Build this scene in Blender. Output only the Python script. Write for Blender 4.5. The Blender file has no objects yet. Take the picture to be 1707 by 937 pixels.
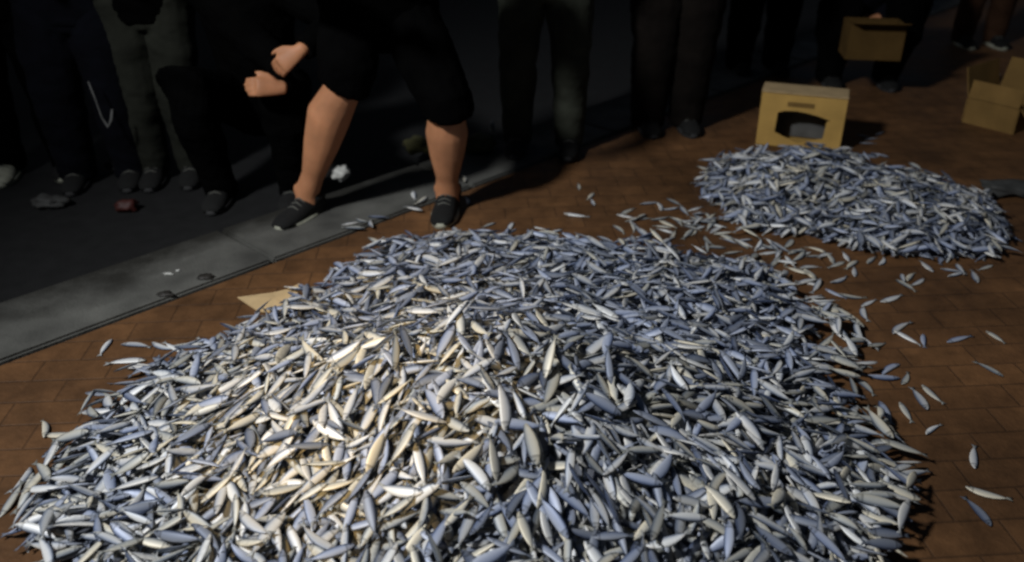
import bpy, bmesh, math, random
import numpy as np
from mathutils import Vector, Matrix, noise, Quaternion
from mathutils.bvhtree import BVHTree

random.seed(7)
rng = np.random.default_rng(11)
R = math.radians
PI = math.pi
S = bpy.context.scene
COL = S.collection

# ------------------------------------------------------------------ camera
CAM_H, PITCH, FPX, W0, H0 = 1.45, 28.0, 1478.0, 1707, 937
cd = bpy.data.cameras.new('camera')
cam = bpy.data.objects.new('camera', cd)
COL.objects.link(cam)
cam.location = (0, 0, CAM_H)
cam.rotation_euler = (R(90 - PITCH), 0, 0)
cd.sensor_width = 36
cd.lens = 36 * FPX / W0
cd.clip_start = 0.05
cd.clip_end = 400
cd.dof.use_dof = True
cd.dof.focus_distance = 2.3
cd.dof.aperture_fstop = 2.0
S.camera = cam

# ------------------------------------------------------------------ night sky, moon-dim sun, two lamps
wd = bpy.data.worlds.new('World')
S.world = wd
wd.use_nodes = True
wn = wd.node_tree
bg = wn.nodes['Background']
sky = wn.nodes.new('ShaderNodeTexSky')
sky.sky_type = 'NISHITA'
sky.sun_disc = False
sky.sun_elevation = R(38)
sky.sun_rotation = R(300)
wn.links.new(sky.outputs['Color'], bg.inputs['Color'])
bg.inputs['Strength'].default_value = 0.0065


def lamp(name, loc, target, energy, color, angle, blend, radius):
    ld = bpy.data.lights.new(name, 'SPOT')
    ld.energy = energy
    ld.color = color
    ld.spot_size = R(angle)
    ld.spot_blend = blend
    ld.shadow_soft_size = radius
    o = bpy.data.objects.new(name, ld)
    COL.objects.link(o)
    o.location = loc
    o.rotation_euler = (Vector(target) - Vector(loc)).to_track_quat('-Z', 'Y').to_euler()
    return o


lamp('flood_lamp', (-2.5, 0.35, 3.5), (0.75, 3.1, 0), 750, (0.95, 0.97, 1.0), 80, 1.0, 0.22)
lamp('torch_lamp', (-0.55, 0.05, 1.75), (-0.40, 1.80, 0.22), 125, (1.0, 0.69, 0.30), 26, 1.0, 0.06)

S.view_settings.view_transform = 'Standard'
S.view_settings.look = 'None'
S.view_settings.exposure = 0.0
S.view_settings.gamma = 1.0
S.render.engine = 'CYCLES'
S.cycles.max_bounces = 5
S.cycles.diffuse_bounces = 3
S.cycles.filter_width = 2.5

# ------------------------------------------------------------------ pixel -> world (used to take places off the photograph)
_P = R(PITCH)
_F = Vector((0, math.cos(_P), -math.sin(_P)))
_U = Vector((0, math.sin(_P), math.cos(_P)))


def ray(px, py):
    return _F * FPX + Vector((1, 0, 0)) * (px - 853.5) + _U * (468.5 - py)


def at(px, py, z=0.0):
    d = ray(px, py)
    return Vector((0, 0, CAM_H)) + d * ((z - CAM_H) / d.z)


def aty(px, py, y):
    d = ray(px, py)
    return Vector((0, 0, CAM_H)) + d * (y / d.y)


# ------------------------------------------------------------------ materials
def mat(name, col, rough=0.7, metal=0.0, var=0.25, scale=6.0, bump=0.0, bscale=60.0, spec=0.4, sss=0.0, col2=None):
    m = bpy.data.materials.new(name)
    m.use_nodes = True
    nt = m.node_tree
    b = nt.nodes['Principled BSDF']
    b.inputs['Roughness'].default_value = rough
    b.inputs['Metallic'].default_value = metal
    b.inputs['Specular IOR Level'].default_value = spec
    tc = nt.nodes.new('ShaderNodeTexCoord')
    n = nt.nodes.new('ShaderNodeTexNoise')
    n.inputs['Scale'].default_value = scale
    n.inputs['Detail'].default_value = 6
    nt.links.new(tc.outputs['Object'], n.inputs['Vector'])
    r = nt.nodes.new('ShaderNodeValToRGB')
    c2 = col2 or tuple(c * (1 - var) for c in col)
    r.color_ramp.elements[0].position = 0.3
    r.color_ramp.elements[1].position = 0.7
    r.color_ramp.elements[0].color = (*c2, 1)
    r.color_ramp.elements[1].color = (*[min(1, c * (1 + (var if not col2 else 0))) for c in col], 1)
    nt.links.new(n.outputs['Fac'], r.inputs['Fac'])
    nt.links.new(r.outputs['Color'], b.inputs['Base Color'])
    if sss:
        b.inputs['Subsurface Weight'].default_value = sss
        b.inputs['Subsurface Radius'].default_value = (0.02, 0.008, 0.004)
        b.inputs['Subsurface Scale'].default_value = 0.5
    if bump:
        n2 = nt.nodes.new('ShaderNodeTexNoise')
        n2.inputs['Scale'].default_value = bscale
        n2.inputs['Detail'].default_value = 5
        nt.links.new(tc.outputs['Object'], n2.inputs['Vector'])
        bp = nt.nodes.new('ShaderNodeBump')
        bp.inputs['Strength'].default_value = bump
        bp.inputs['Distance'].default_value = 0.01
        nt.links.new(n2.outputs['Fac'], bp.inputs['Height'])
        nt.links.new(bp.outputs['Normal'], b.inputs['Normal'])
    return m


def paving_material():
    m = bpy.data.materials.new('brick paving')
    m.use_nodes = True
    nt = m.node_tree
    b = nt.nodes['Principled BSDF']
    tc = nt.nodes.new('ShaderNodeTexCoord')
    mp = nt.nodes.new('ShaderNodeMapping')
    mp.inputs['Rotation'].default_value = (0, 0, R(-4))
    nt.links.new(tc.outputs['Object'], mp.inputs['Vector'])
    br = nt.nodes.new('ShaderNodeTexBrick')
    br.inputs['Scale'].default_value = 1.0
    br.inputs['Brick Width'].default_value = 0.205
    br.inputs['Row Height'].default_value = 0.105
    br.inputs['Mortar Size'].default_value = 0.0035
    br.inputs['Mortar Smooth'].default_value = 0.4
    br.inputs['Color1'].default_value = (0.195, 0.097, 0.040, 1)
    br.inputs['Color2'].default_value = (0.160, 0.080, 0.034, 1)
    br.inputs['Mortar'].default_value = (0.116, 0.060, 0.027, 1)
    nt.links.new(mp.outputs['Vector'], br.inputs['Vector'])
    n = nt.nodes.new('ShaderNodeTexNoise')
    n.inputs['Scale'].default_value = 2.1
    n.inputs['Detail'].default_value = 7
    n.inputs['Roughness'].default_value = 0.62
    nt.links.new(tc.outputs['Object'], n.inputs['Vector'])
    rp = nt.nodes.new('ShaderNodeValToRGB')
    rp.color_ramp.elements[0].position = 0.33
    rp.color_ramp.elements[0].color = (0.50, 0.50, 0.52, 1)
    rp.color_ramp.elements[1].position = 0.66
    rp.color_ramp.elements[1].color = (1.12, 1.06, 0.98, 1)
    nt.links.new(n.outputs['Fac'], rp.inputs['Fac'])
    mx = nt.nodes.new('ShaderNodeMix')
    mx.data_type = 'RGBA'
    mx.blend_type = 'MULTIPLY'
    mx.inputs['Factor'].default_value = 1.0
    nt.links.new(br.outputs['Color'], mx.inputs['A'])
    nt.links.new(rp.outputs['Color'], mx.inputs['B'])
    n3 = nt.nodes.new('ShaderNodeTexNoise')
    n3.inputs['Scale'].default_value = 13
    n3.inputs['Detail'].default_value = 9
    n3.inputs['Roughness'].default_value = 0.7
    nt.links.new(tc.outputs['Object'], n3.inputs['Vector'])
    r3 = nt.nodes.new('ShaderNodeMapRange')
    r3.inputs['From Min'].default_value = 0.3
    r3.inputs['From Max'].default_value = 0.7
    r3.inputs['To Min'].default_value = 0.62
    r3.inputs['To Max'].default_value = 1.22
    nt.links.new(n3.outputs['Fac'], r3.inputs['Value'])
    m3 = nt.nodes.new('ShaderNodeMix')
    m3.data_type = 'RGBA'
    m3.blend_type = 'MULTIPLY'
    m3.inputs['Factor'].default_value = 1.0
    nt.links.new(mx.outputs['Result'], m3.inputs['A'])
    nt.links.new(r3.outputs['Result'], m3.inputs['B'])
    nt.links.new(m3.outputs['Result'], b.inputs['Base Color'])
    rr = nt.nodes.new('ShaderNodeMapRange')
    rr.inputs['To Min'].default_value = 0.30
    rr.inputs['To Max'].default_value = 0.85
    nt.links.new(n.outputs['Fac'], rr.inputs['Value'])
    nt.links.new(rr.outputs['Result'], b.inputs['Roughness'])
    b.inputs['Specular IOR Level'].default_value = 0.3
    n2 = nt.nodes.new('ShaderNodeTexNoise')
    n2.inputs['Scale'].default_value = 90
    n2.inputs['Detail'].default_value = 6
    nt.links.new(tc.outputs['Object'], n2.inputs['Vector'])
    ma = nt.nodes.new('ShaderNodeMath')
    ma.operation = 'MULTIPLY_ADD'
    ma.inputs[1].default_value = -1.2
    nt.links.new(br.outputs['Fac'], ma.inputs[0])
    nt.links.new(n2.outputs['Fac'], ma.inputs[2])
    bp = nt.nodes.new('ShaderNodeBump')
    bp.inputs['Strength'].default_value = 0.5
    bp.inputs['Distance'].default_value = 0.004
    nt.links.new(ma.outputs['Value'], bp.inputs['Height'])
    nt.links.new(bp.outputs['Normal'], b.inputs['Normal'])
    return m


def fish_material():
    m = bpy.data.materials.new('fish skin')
    m.use_nodes = True
    nt = m.node_tree
    b = nt.nodes['Principled BSDF']
    a = nt.nodes.new('ShaderNodeVertexColor')
    a.layer_name = 'Col'
    tc = nt.nodes.new('ShaderNodeTexCoord')
    n = nt.nodes.new('ShaderNodeTexNoise')
    n.inputs['Scale'].default_value = 130
    n.inputs['Detail'].default_value = 3
    nt.links.new(tc.outputs['Object'], n.inputs['Vector'])
    rp = nt.nodes.new('ShaderNodeMapRange')
    rp.inputs['To Min'].default_value = 0.72
    rp.inputs['To Max'].default_value = 1.22
    nt.links.new(n.outputs['Fac'], rp.inputs['Value'])
    mx = nt.nodes.new('ShaderNodeMix')
    mx.data_type = 'RGBA'
    mx.blend_type = 'MULTIPLY'
    mx.inputs['Factor'].default_value = 1.0
    nt.links.new(a.outputs['Color'], mx.inputs['A'])
    nt.links.new(rp.outputs['Result'], mx.inputs['B'])
    nt.links.new(mx.outputs['Result'], b.inputs['Base Color'])
    b.inputs['Metallic'].default_value = 0.14
    b.inputs['Specular IOR Level'].default_value = 0.5
    rr = nt.nodes.new('ShaderNodeMapRange')
    rr.inputs['To Min'].default_value = 0.32
    rr.inputs['To Max'].default_value = 0.68
    nt.links.new(n.outputs['Fac'], rr.inputs['Value'])
    nt.links.new(rr.outputs['Result'], b.inputs['Roughness'])
    return m


M = dict(
    paving=paving_material(),
    fish=fish_material(),
    kerb=mat('granite kerb', (0.092, 0.091, 0.080), 0.9, var=0.45, scale=5, bump=0.35, bscale=120),
    road=mat('asphalt', (0.006, 0.006, 0.006), 0.95, var=0.4, scale=14, bump=0.6, bscale=180),
    skin=mat('skin', (0.46, 0.205, 0.098), 0.6, var=0.2, scale=9, bump=0.08, bscale=150, sss=0.12),
    black=mat('black cloth', (0.0016, 0.0016, 0.0016), 0.95, var=0.35, scale=8, bump=0.3, bscale=30, spec=0.02),
    blackwarm=mat('brown black cloth', (0.006, 0.0045, 0.0035), 0.95, var=0.35, scale=8, bump=0.3, bscale=30, spec=0.1),
    greygreen=mat('grey green cloth', (0.036, 0.039, 0.029), 0.95, var=0.45, scale=5, bump=0.4, bscale=22, spec=0.1),
    olive=mat('olive grey cloth', (0.020, 0.021, 0.016), 0.95, var=0.35, scale=5, bump=0.4, bscale=22, spec=0.1),
    navy=mat('dark navy cloth', (0.0025, 0.0028, 0.005), 0.95, var=0.35, scale=7, bump=0.3, bscale=30, spec=0.1),
    brown=mat('brown cloth', (0.045, 0.022, 0.012), 0.95, var=0.35, scale=6, bump=0.3, bscale=30, spec=0.1),
    hair=mat('black hair', (0.010, 0.008, 0.007), 0.6, var=0.3, scale=60, bump=0.5, bscale=160),
    shoe=mat('dark shoe fabric', (0.005, 0.005, 0.0045), 0.9, var=0.35, scale=40, bump=0.3, bscale=200),
    sole=mat('pale shoe rubber', (0.36, 0.36, 0.28), 0.7, var=0.25, scale=30),
    darksole=mat('dark shoe rubber', (0.03, 0.03, 0.03), 0.8, var=0.25, scale=30),
    cord=mat('pale cord', (0.12, 0.12, 0.115), 0.9, var=0.2, scale=30),
    laces=mat('shoe laces', (0.10, 0.10, 0.085), 0.9, var=0.2, scale=30),
    white=mat('dirty white plastic', (0.5, 0.5, 0.46), 0.6, var=0.25, scale=30),
    card=mat('cardboard', (0.48, 0.295, 0.083), 0.85, var=0.14, scale=9, bump=0.12, bscale=70, spec=0.2),
    cardlight=mat('cut cardboard', (0.50, 0.36, 0.19), 0.9, var=0.12, scale=14, spec=0.2),
    carddark=mat('brown carton board', (0.20, 0.118, 0.036), 0.92, var=0.2, scale=7, bump=0.15, bscale=60, spec=0.2),
    cardbrown=mat('dull brown carton board', (0.09, 0.052, 0.016), 0.92, var=0.2, scale=7, bump=0.15, bscale=60, spec=0.1),
    liner=mat('grey box lining', (0.09, 0.09, 0.085), 0.7, var=0.3, scale=14),
    red=mat('red plastic', (0.05, 0.010, 0.007), 0.6, var=0.3, scale=20),
    grey=mat('grey rubber', (0.05, 0.05, 0.047), 0.7, var=0.3, scale=14),
    yellowgreen=mat('yellow green leaf', (0.045, 0.042, 0.012), 0.9, var=0.4, scale=14),
    darkleaf=mat('dark wet leaf', (0.025, 0.022, 0.018), 0.6, var=0.3, scale=30),
    metal=mat('dull metal', (0.4, 0.4, 0.4), 0.4, metal=0.8, var=0.15, scale=20),
    eye=mat('eye', (0.02, 0.015, 0.012), 0.2, var=0.1),
)


# ------------------------------------------------------------------ object helpers
def tag(o, label=None, cat=None, group=None, kind=None):
    if label:
        o['label'] = label
    if cat:
        o['category'] = cat
    if group:
        o['group'] = group
    if kind:
        o['kind'] = kind
    return o


def empty(name, loc, rz=0.0):
    o = bpy.data.objects.new(name, None)
    COL.objects.link(o)
    o.location = loc
    o.rotation_euler = (0, 0, rz)
    return o


def link_mesh(name, me, m, parent=None, loc=None):
    o = bpy.data.objects.new(name, me)
    if m is not None and len(me.materials) == 0:
        me.materials.append(m)
    COL.objects.link(o)
    if parent:
        o.parent = parent
    if loc is not None:
        o.location = loc
    return o


def build(name, bm, m, parent=None, loc=None, smooth=True):
    bmesh.ops.recalc_face_normals(bm, faces=bm.faces)
    me = bpy.data.meshes.new(name)
    bm.to_mesh(me)
    bm.free()
    if smooth:
        for p in me.polygons:
            p.use_smooth = True
    return link_mesh(name, me, m, parent, loc)


def loft(bm, pts, rad, side=None, n=14):
    """closed tube through pts; rad = list of r or (r_side, r_other)"""
    pts = [Vector(p) for p in pts]
    rings = []
    prev = None
    for i, p in enumerate(pts):
        a = pts[max(0, i - 1)]
        b = pts[min(len(pts) - 1, i + 1)]
        t = (b - a).normalized()
        if prev is None:
            s = Vector(side) if side is not None else t.orthogonal()
        else:
            s = prev if side is None else Vector(side)
        s = (s - t * s.dot(t))
        if s.length < 1e-5:
            s = t.orthogonal()
        s.normalize()
        prev = s
        u = t.cross(s)
        r = rad[i]
        rs, ru = (r, r) if not isinstance(r, tuple) else r
        rings.append([bm.verts.new(p + s * (rs * math.cos(2 * PI * k / n)) + u * (ru * math.sin(2 * PI * k / n))) for k in range(n)])
    for a, b in zip(rings, rings[1:]):
        for k in range(n):
            bm.faces.new((a[k], a[(k + 1) % n], b[(k + 1) % n], b[k]))
    bm.faces.new(rings[0][::-1])
    bm.faces.new(rings[-1])


def blob(bm, c, r, rot=None, seg=16):
    mt = Matrix.Translation(c)
    if rot is not None:
        mt = mt @ rot.to_4x4()
    mt = mt @ Matrix.Diagonal((*r, 1))
    bmesh.ops.create_uvsphere(bm, u_segments=seg, v_segments=seg // 2 + 2, radius=1, matrix=mt)


def remeshed(name, bm, voxel, m, parent, smooth_it=4):
    bmesh.ops.recalc_face_normals(bm, faces=bm.faces)
    me = bpy.data.meshes.new('tmp')
    bm.to_mesh(me)
    bm.free()
    o = bpy.data.objects.new('tmp', me)
    COL.objects.link(o)
    md = o.modifiers.new('r', 'REMESH')
    md.mode = 'VOXEL'
    md.voxel_size = voxel
    ms = o.modifiers.new('s', 'SMOOTH')
    ms.iterations = smooth_it
    ms.factor = 0.5
    dg = bpy.context.evaluated_depsgraph_get()
    me2 = bpy.data.meshes.new_from_object(o.evaluated_get(dg))
    bpy.data.objects.remove(o)
    bpy.data.meshes.remove(me)
    me2.name = name
    for p in me2.polygons:
        p.use_smooth = True
    return link_mesh(name, me2, m, parent)


def box_bm(bm, c, size, rot=None):
    mt = Matrix.Translation(c)
    if rot is not None:
        mt = mt @ rot.to_4x4()
    bmesh.ops.create_cube(bm, size=1, matrix=mt @ Matrix.Diagonal((*size, 1)))


def wrinkle(o, amt, sc, seed=0):
    me = o.data
    nrm = [v.normal.copy() for v in me.vertices]
    for v, nv in zip(me.vertices, nrm):
        p = Vector((v.co.x * sc, v.co.y * sc, v.co.z * sc * 1.7 + v.co.x * 4)) + Vector((seed, seed * 2.3, 0))
        v.co += nv * (amt * (0.35 + 0.65 * noise.noise(p) + 0.45 * (0.4 - abs(noise.noise(p * 2.1)))))


# ------------------------------------------------------------------ ground: brick paving, kerb stones, road
K0, K1 = at(0, 610), at(1050, 216)
KD = (K1 - K0).normalized()
KN = Vector((-KD.y, KD.x, 0))            # towards the road
bm = bmesh.new()
a, b = K0 - KD * 60, K0 + KD * 60
q = [a, b, b - KN * 90, a - KN * 90]
bm.faces.new([bm.verts.new((p.x, p.y, 0)) for p in q])
tag(build('brick_paving', bm, M['paving'], smooth=False), 'reddish brown brick paving under the fish', kind='structure')

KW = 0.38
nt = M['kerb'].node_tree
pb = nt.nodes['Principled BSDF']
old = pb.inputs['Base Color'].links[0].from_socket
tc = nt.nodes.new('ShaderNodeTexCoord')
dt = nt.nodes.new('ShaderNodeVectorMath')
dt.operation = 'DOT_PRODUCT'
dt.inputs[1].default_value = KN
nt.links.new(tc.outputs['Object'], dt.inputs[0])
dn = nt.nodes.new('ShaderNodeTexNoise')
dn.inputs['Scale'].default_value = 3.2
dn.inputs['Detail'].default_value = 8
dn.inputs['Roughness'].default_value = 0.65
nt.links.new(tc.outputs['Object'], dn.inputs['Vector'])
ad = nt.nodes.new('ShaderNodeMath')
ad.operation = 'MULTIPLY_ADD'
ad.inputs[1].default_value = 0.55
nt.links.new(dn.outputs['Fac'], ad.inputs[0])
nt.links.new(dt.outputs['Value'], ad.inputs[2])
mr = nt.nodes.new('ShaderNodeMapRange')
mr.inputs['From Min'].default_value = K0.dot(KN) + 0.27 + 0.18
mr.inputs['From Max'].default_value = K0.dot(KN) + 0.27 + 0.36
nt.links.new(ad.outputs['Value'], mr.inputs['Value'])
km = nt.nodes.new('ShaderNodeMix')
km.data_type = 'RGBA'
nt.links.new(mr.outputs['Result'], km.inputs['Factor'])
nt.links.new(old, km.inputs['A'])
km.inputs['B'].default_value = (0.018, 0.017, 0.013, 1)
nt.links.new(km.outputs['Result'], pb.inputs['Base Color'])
JT = (at(425, 420) - K0).dot(KD)
bm = bmesh.new()
for i in range(-5, 9):
    s0, s1 = JT + i * 1.0 + 0.006, JT + (i + 1) * 1.0 - 0.006
    c = K0 + KD * ((s0 + s1) / 2) + KN * (KW / 2 + 0.006)
    rot = Matrix.Rotation(math.atan2(KD.y, KD.x), 3, 'Z')
    box_bm(bm, c + Vector((0, 0, -0.088 + 0.002 * random.random())), (s1 - s0, KW - 0.006, 0.2), rot)
bmesh.ops.bevel(bm, geom=bm.edges[:], offset=0.008, segments=2, affect='EDGES')
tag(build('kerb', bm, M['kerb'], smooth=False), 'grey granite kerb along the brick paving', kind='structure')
bm = bmesh.new()
a, b = K0 - KD * 60 + KN * 0.2, K0 + KD * 60 + KN * 0.2
bm.faces.new([bm.verts.new((p.x, p.y, -0.06)) for p in (a, a + KN * 150, b + KN * 150, b)])
tag(build('road', bm, M['road'], smooth=False), 'dark asphalt road beyond the kerb', kind='structure')
RZ = -0.06

# ------------------------------------------------------------------ fish meshes
FISH_SIDES = 12
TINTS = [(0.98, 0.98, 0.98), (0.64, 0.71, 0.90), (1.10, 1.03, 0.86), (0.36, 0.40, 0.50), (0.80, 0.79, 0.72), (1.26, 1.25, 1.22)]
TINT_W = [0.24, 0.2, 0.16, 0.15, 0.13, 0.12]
BENDS = [0.0, 0.06, -0.07, 0.13, -0.22]


def fish_arrays(bend, fat):
    L = 1.0
    verts, faces, cols = [], [], []
    us = [0.0, 0.035, 0.075, 0.115, 0.17, 0.195, 0.28, 0.45, 0.62, 0.76, 0.86, 0.90]
    prof_ = [0.14, 0.36, 0.55, 0.68, 0.82, 0.84, 0.96, 1.0, 0.85, 0.57, 0.31, 0.18]
    for i, u in enumerate(us):
        prof = prof_[i]
        hy, hz = 0.106 * fat * prof, 0.040 * prof
        x = (u - 0.48) * L
        yb = bend * ((u - 0.45) ** 2 * 1.6 - 0.12)
        zb = 0.5 * bend * (fat - 0.99) * 8 * ((u - 0.45) ** 2 - 0.08)
        for k in range(FISH_SIDES):
            an = 2 * PI * (k + 0.5) / FISH_SIDES
            cy, sz = math.cos(an), math.sin(an)
            verts.append((x, yb + hy * cy * (1.0 if cy > 0 else 1.1), zb + hz * math.copysign(abs(sz) ** 0.85, sz)))
            if cy > 0.8:
                c = (0.05, 0.065, 0.10)
            elif cy > 0.55:
                c = (0.21, 0.24, 0.30)
            elif cy > 0.1:
                c = (0.52, 0.54, 0.57)
            elif cy > -0.6:
                c = (0.66, 0.66, 0.655)
            else:
                c = (0.72, 0.70, 0.65)
            if i <= 4:
                c = tuple(q * 0.78 for q in c)
            if i == 4:
                c = tuple(q * 0.55 for q in c)
            if i == 2 and 0.1 < cy < 0.8:
                c = (0.02, 0.02, 0.02)
            if i >= 10:
                c = tuple(q * 0.7 for q in c)
            cols.append(c)
    n = FISH_SIDES
    for i in range(len(us) - 1):
        for k in range(n):
            faces.append((i * n + k, i * n + (k + 1) % n, (i + 1) * n + (k + 1) % n, (i + 1) * n + k))
    faces.append(tuple(range(n))[::-1])
    faces.append(tuple((len(us) - 1) * n + k for k in range(n)))
    # forked tail fin
    u0 = 0.885
    yb = bend * ((1 - 0.45) ** 2 * 1.6 - 0.12)
    b0 = len(verts)
    zt = 0.5 * bend * (fat - 0.99) * 8 * (0.5 ** 2 - 0.08)
    for z in (0.007, -0.007):
        for (u, y) in ((u0, 0.022), (1.04, 0.082), (0.985, 0.0), (1.04, -0.088), (u0, -0.022)):
            verts.append(((u - 0.48), y + yb * (0.9 if u < 0.95 else 1.1), zt + z * (1.0 if u < 0.95 else 0.5)))
            cols.append((0.30, 0.31, 0.31))
    faces += [(b0, b0 + 1, b0 + 2), (b0, b0 + 2, b0 + 4), (b0 + 4, b0 + 2, b0 + 3)]
    faces += [(b0 + 5, b0 + 7, b0 + 6), (b0 + 5, b0 + 9, b0 + 7), (b0 + 9, b0 + 8, b0 + 7)]
    for p, q2 in ((0, 1), (1, 2), (2, 3), (3, 4)):
        faces.append((b0 + p, b0 + 5 + p, b0 + 5 + q2, b0 + q2))
    return np.array(verts), faces, np.array(cols)


SHAPES = [fish_arrays(bn, ft) for bn in BENDS for ft in (0.9, 1.08)]


def mesh_from(name, V, F, C_):
    me = bpy.data.meshes.new(name)
    lens = np.array([len(f) for f in F], dtype=np.int32)
    loops = np.concatenate([np.array(f, dtype=np.int32) for f in F]) if not isinstance(F, tuple) else F[0]
    me.vertices.add(len(V))
    me.vertices.foreach_set('co', np.asarray(V, dtype=np.float32).ravel())
    me.loops.add(len(loops))
    me.loops.foreach_set('vertex_index', loops)
    me.polygons.add(len(lens))
    st = np.zeros(len(lens), dtype=np.int32)
    st[1:] = np.cumsum(lens)[:-1]
    me.polygons.foreach_set('loop_start', st)
    me.polygons.foreach_set('use_smooth', np.ones(len(lens), dtype=bool))
    me.update(calc_edges=True)
    ca = me.color_attributes.new('Col', 'FLOAT_COLOR', 'POINT')
    cc = np.ones((len(V), 4), dtype=np.float32)
    cc[:, :3] = C_
    ca.data.foreach_set('color', cc.ravel())
    me.materials.append(M['fish'])
    me.validate()
    return me


# ------------------------------------------------------------------ heaps: fish dropped one by one onto a height grid, each resting on what is below
CELL = 0.004
GX0, GY0, GX1, GY1 = -1.9, 0.7, 2.4, 4.6
NX, NY = int((GX1 - GX0) / CELL), int((GY1 - GY0) / CELL)
HG = np.zeros((NX, NY), dtype=np.float32)
TG = np.zeros((NX, NY), dtype=np.float32)
CORE = np.zeros((NX, NY), dtype=np.float32)
gx = GX0 + (np.arange(NX) + 0.5) * CELL
gy = GY0 + (np.arange(NY) + 0.5) * CELL


def edge_dist(poly, X, Y):
    """signed distance to a polygon, positive inside"""
    d2 = np.full(X.shape, 1e9)
    ins = np.zeros(X.shape, dtype=bool)
    n = len(poly)
    for i in range(n):
        ax, ay = poly[i]
        bx, by = poly[(i + 1) % n]
        ex, ey = bx - ax, by - ay
        t = np.clip(((X - ax) * ex + (Y - ay) * ey) / (ex * ex + ey * ey), 0, 1)
        d2 = np.minimum(d2, (X - ax - t * ex) ** 2 + (Y - ay - t * ey) ** 2)
        c = ((ay > Y) != (by > Y)) & (X < (bx - ax) * (Y - ay) / (by - ay + 1e-12) + ax)
        ins ^= c
    return np.where(ins, np.sqrt(d2), -np.sqrt(d2))


def wobble(X, Y, s, seed):
    return (np.sin(X * s + seed) * np.cos(Y * s * 1.3 + seed * 1.7) + 0.6 * np.sin(X * s * 2.3 + Y * s * 1.9 + seed * 3) + 0.4 * np.cos(X * s * 4.1 - Y * s * 3.7 + seed)) / 2


main_px = [(48, 890), (82, 800), (112, 745), (176, 692), (238, 640), (312, 602), (390, 566), (455, 528), (515, 496), (565, 460), (625, 428), (668, 406),
           (725, 398), (830, 402), (950, 413), (1060, 420), (1170, 436), (1262, 450), (1310, 480), (1335, 530), (1345, 575), (1375, 625), (1400, 680),
           (1440, 735), (1488, 800), (1492, 860), (1465, 937)]
main_poly = [tuple(at(*p)[:2]) for p in main_px] + [(0.70, 1.24), (0.40, 1.10), (0.0, 1.05), (-0.45, 1.08), (-0.80, 1.18), (-0.97, 1.36)]
far_px = [(1178, 285), (1168, 325), (1195, 352), (1235, 382), (1330, 402), (1450, 424), (1560, 438), (1640, 430), (1685, 415), (1672, 375), (1640, 340),
          (1560, 305), (1450, 290), (1425, 272), (1330, 272), (1240, 272)]
far_poly = [tuple(at(*p)[:2]) for p in far_px]


def grid_target(poly, kind):
    xs = [p[0] for p in poly]
    ys = [p[1] for p in poly]
    i0, i1 = int((min(xs) - GX0) / CELL) - 2, int((max(xs) - GX0) / CELL) + 3
    j0, j1 = int((min(ys) - GY0) / CELL) - 2, int((max(ys) - GY0) / CELL) + 3
    X, Y = np.meshgrid(gx[i0:i1:4], gy[j0:j1:4], indexing='ij')
    d = edge_dist(poly, X, Y) + 0.03 * wobble(X, Y, 9, 1.3)
    dd = np.clip(d, 0, None)
    if kind == 'main':
        t = 0.010 + 0.090 * (1 - np.exp(-dd / 0.42)) + (0.012 * wobble(X, Y, 7, 4.2) + 0.011 * wobble(X, Y, 23, 2.1)) * np.clip(dd / 0.12, 0, 1)
        t += 0.205 * np.exp(-(np.abs((X + 0.10) / 0.55) ** 2.0 + np.abs((Y - 1.80) / np.where(Y > 1.8, 0.27, 0.42)) ** 2)) * np.clip(dd / 0.34, 0, 1)
    else:
        t = 0.010 + 0.058 * (1 - np.exp(-dd / 0.2)) + (0.012 * wobble(X, Y, 9, 2.2) + 0.008 * wobble(X, Y, 24, 5.2)) * np.clip(dd / 0.12, 0, 1)
        t += 0.062 * np.exp(-(((X - 1.26) / 0.24) ** 2 + ((Y - 3.62) / 0.2) ** 2)) * np.clip(dd / 0.15, 0, 1)
        t += 0.008 * np.exp(-(((X - 1.66) / 0.25) ** 2 + ((Y - 3.25) / 0.2) ** 2)) * np.clip(dd / 0.15, 0, 1)
    t = np.where(d > 0, np.clip(t, 0.012, None), 0)
    full = np.repeat(np.repeat(t, 4, 0), 4, 1)[: i1 - i0, : j1 - j0]
    dfull = np.repeat(np.repeat(d, 4, 0), 4, 1)[: i1 - i0, : j1 - j0]
    sub = (slice(i0, i0 + full.shape[0]), slice(j0, j0 + full.shape[1]))
    TG[sub] = np.maximum(TG[sub], full)
    core = np.where(dfull > 0.05, np.clip(full - 0.034, 0, None), 0) * np.clip((dfull - 0.05) / 0.08, 0, 1)
    CORE[sub] = np.maximum(CORE[sub], core)
    return (X, Y, d, t)


GM = grid_target(main_poly, 'main')
GF = grid_target(far_poly, 'far')
HG[:] = CORE

FISH = []     # (pos, Rot3x3 np, length, shape, tint, where)
SS = np.linspace(-0.46, 0.50, 9)
SPROF = np.interp(SS, [-0.48, -0.34, -0.2, 0.0, 0.2, 0.36, 0.42, 0.52], [0.1, 0.76, 0.97, 1.0, 0.75, 0.4, 0.2, 0.1])
LAT = np.array([-0.7, 0.0, 0.7])


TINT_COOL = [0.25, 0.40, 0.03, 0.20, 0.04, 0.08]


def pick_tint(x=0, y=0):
    w = min(1, max(0, (y - 1.95) / 0.35 + max(0, x - 0.35) * 0.9 + 0.35 * math.sin(x * 7 + y * 5)))  # bluer towards back and right: cooler light put into the fish colours
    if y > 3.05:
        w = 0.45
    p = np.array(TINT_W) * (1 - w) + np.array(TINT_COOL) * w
    return int(rng.choice(len(TINTS), p=p / p.sum()))


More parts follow.
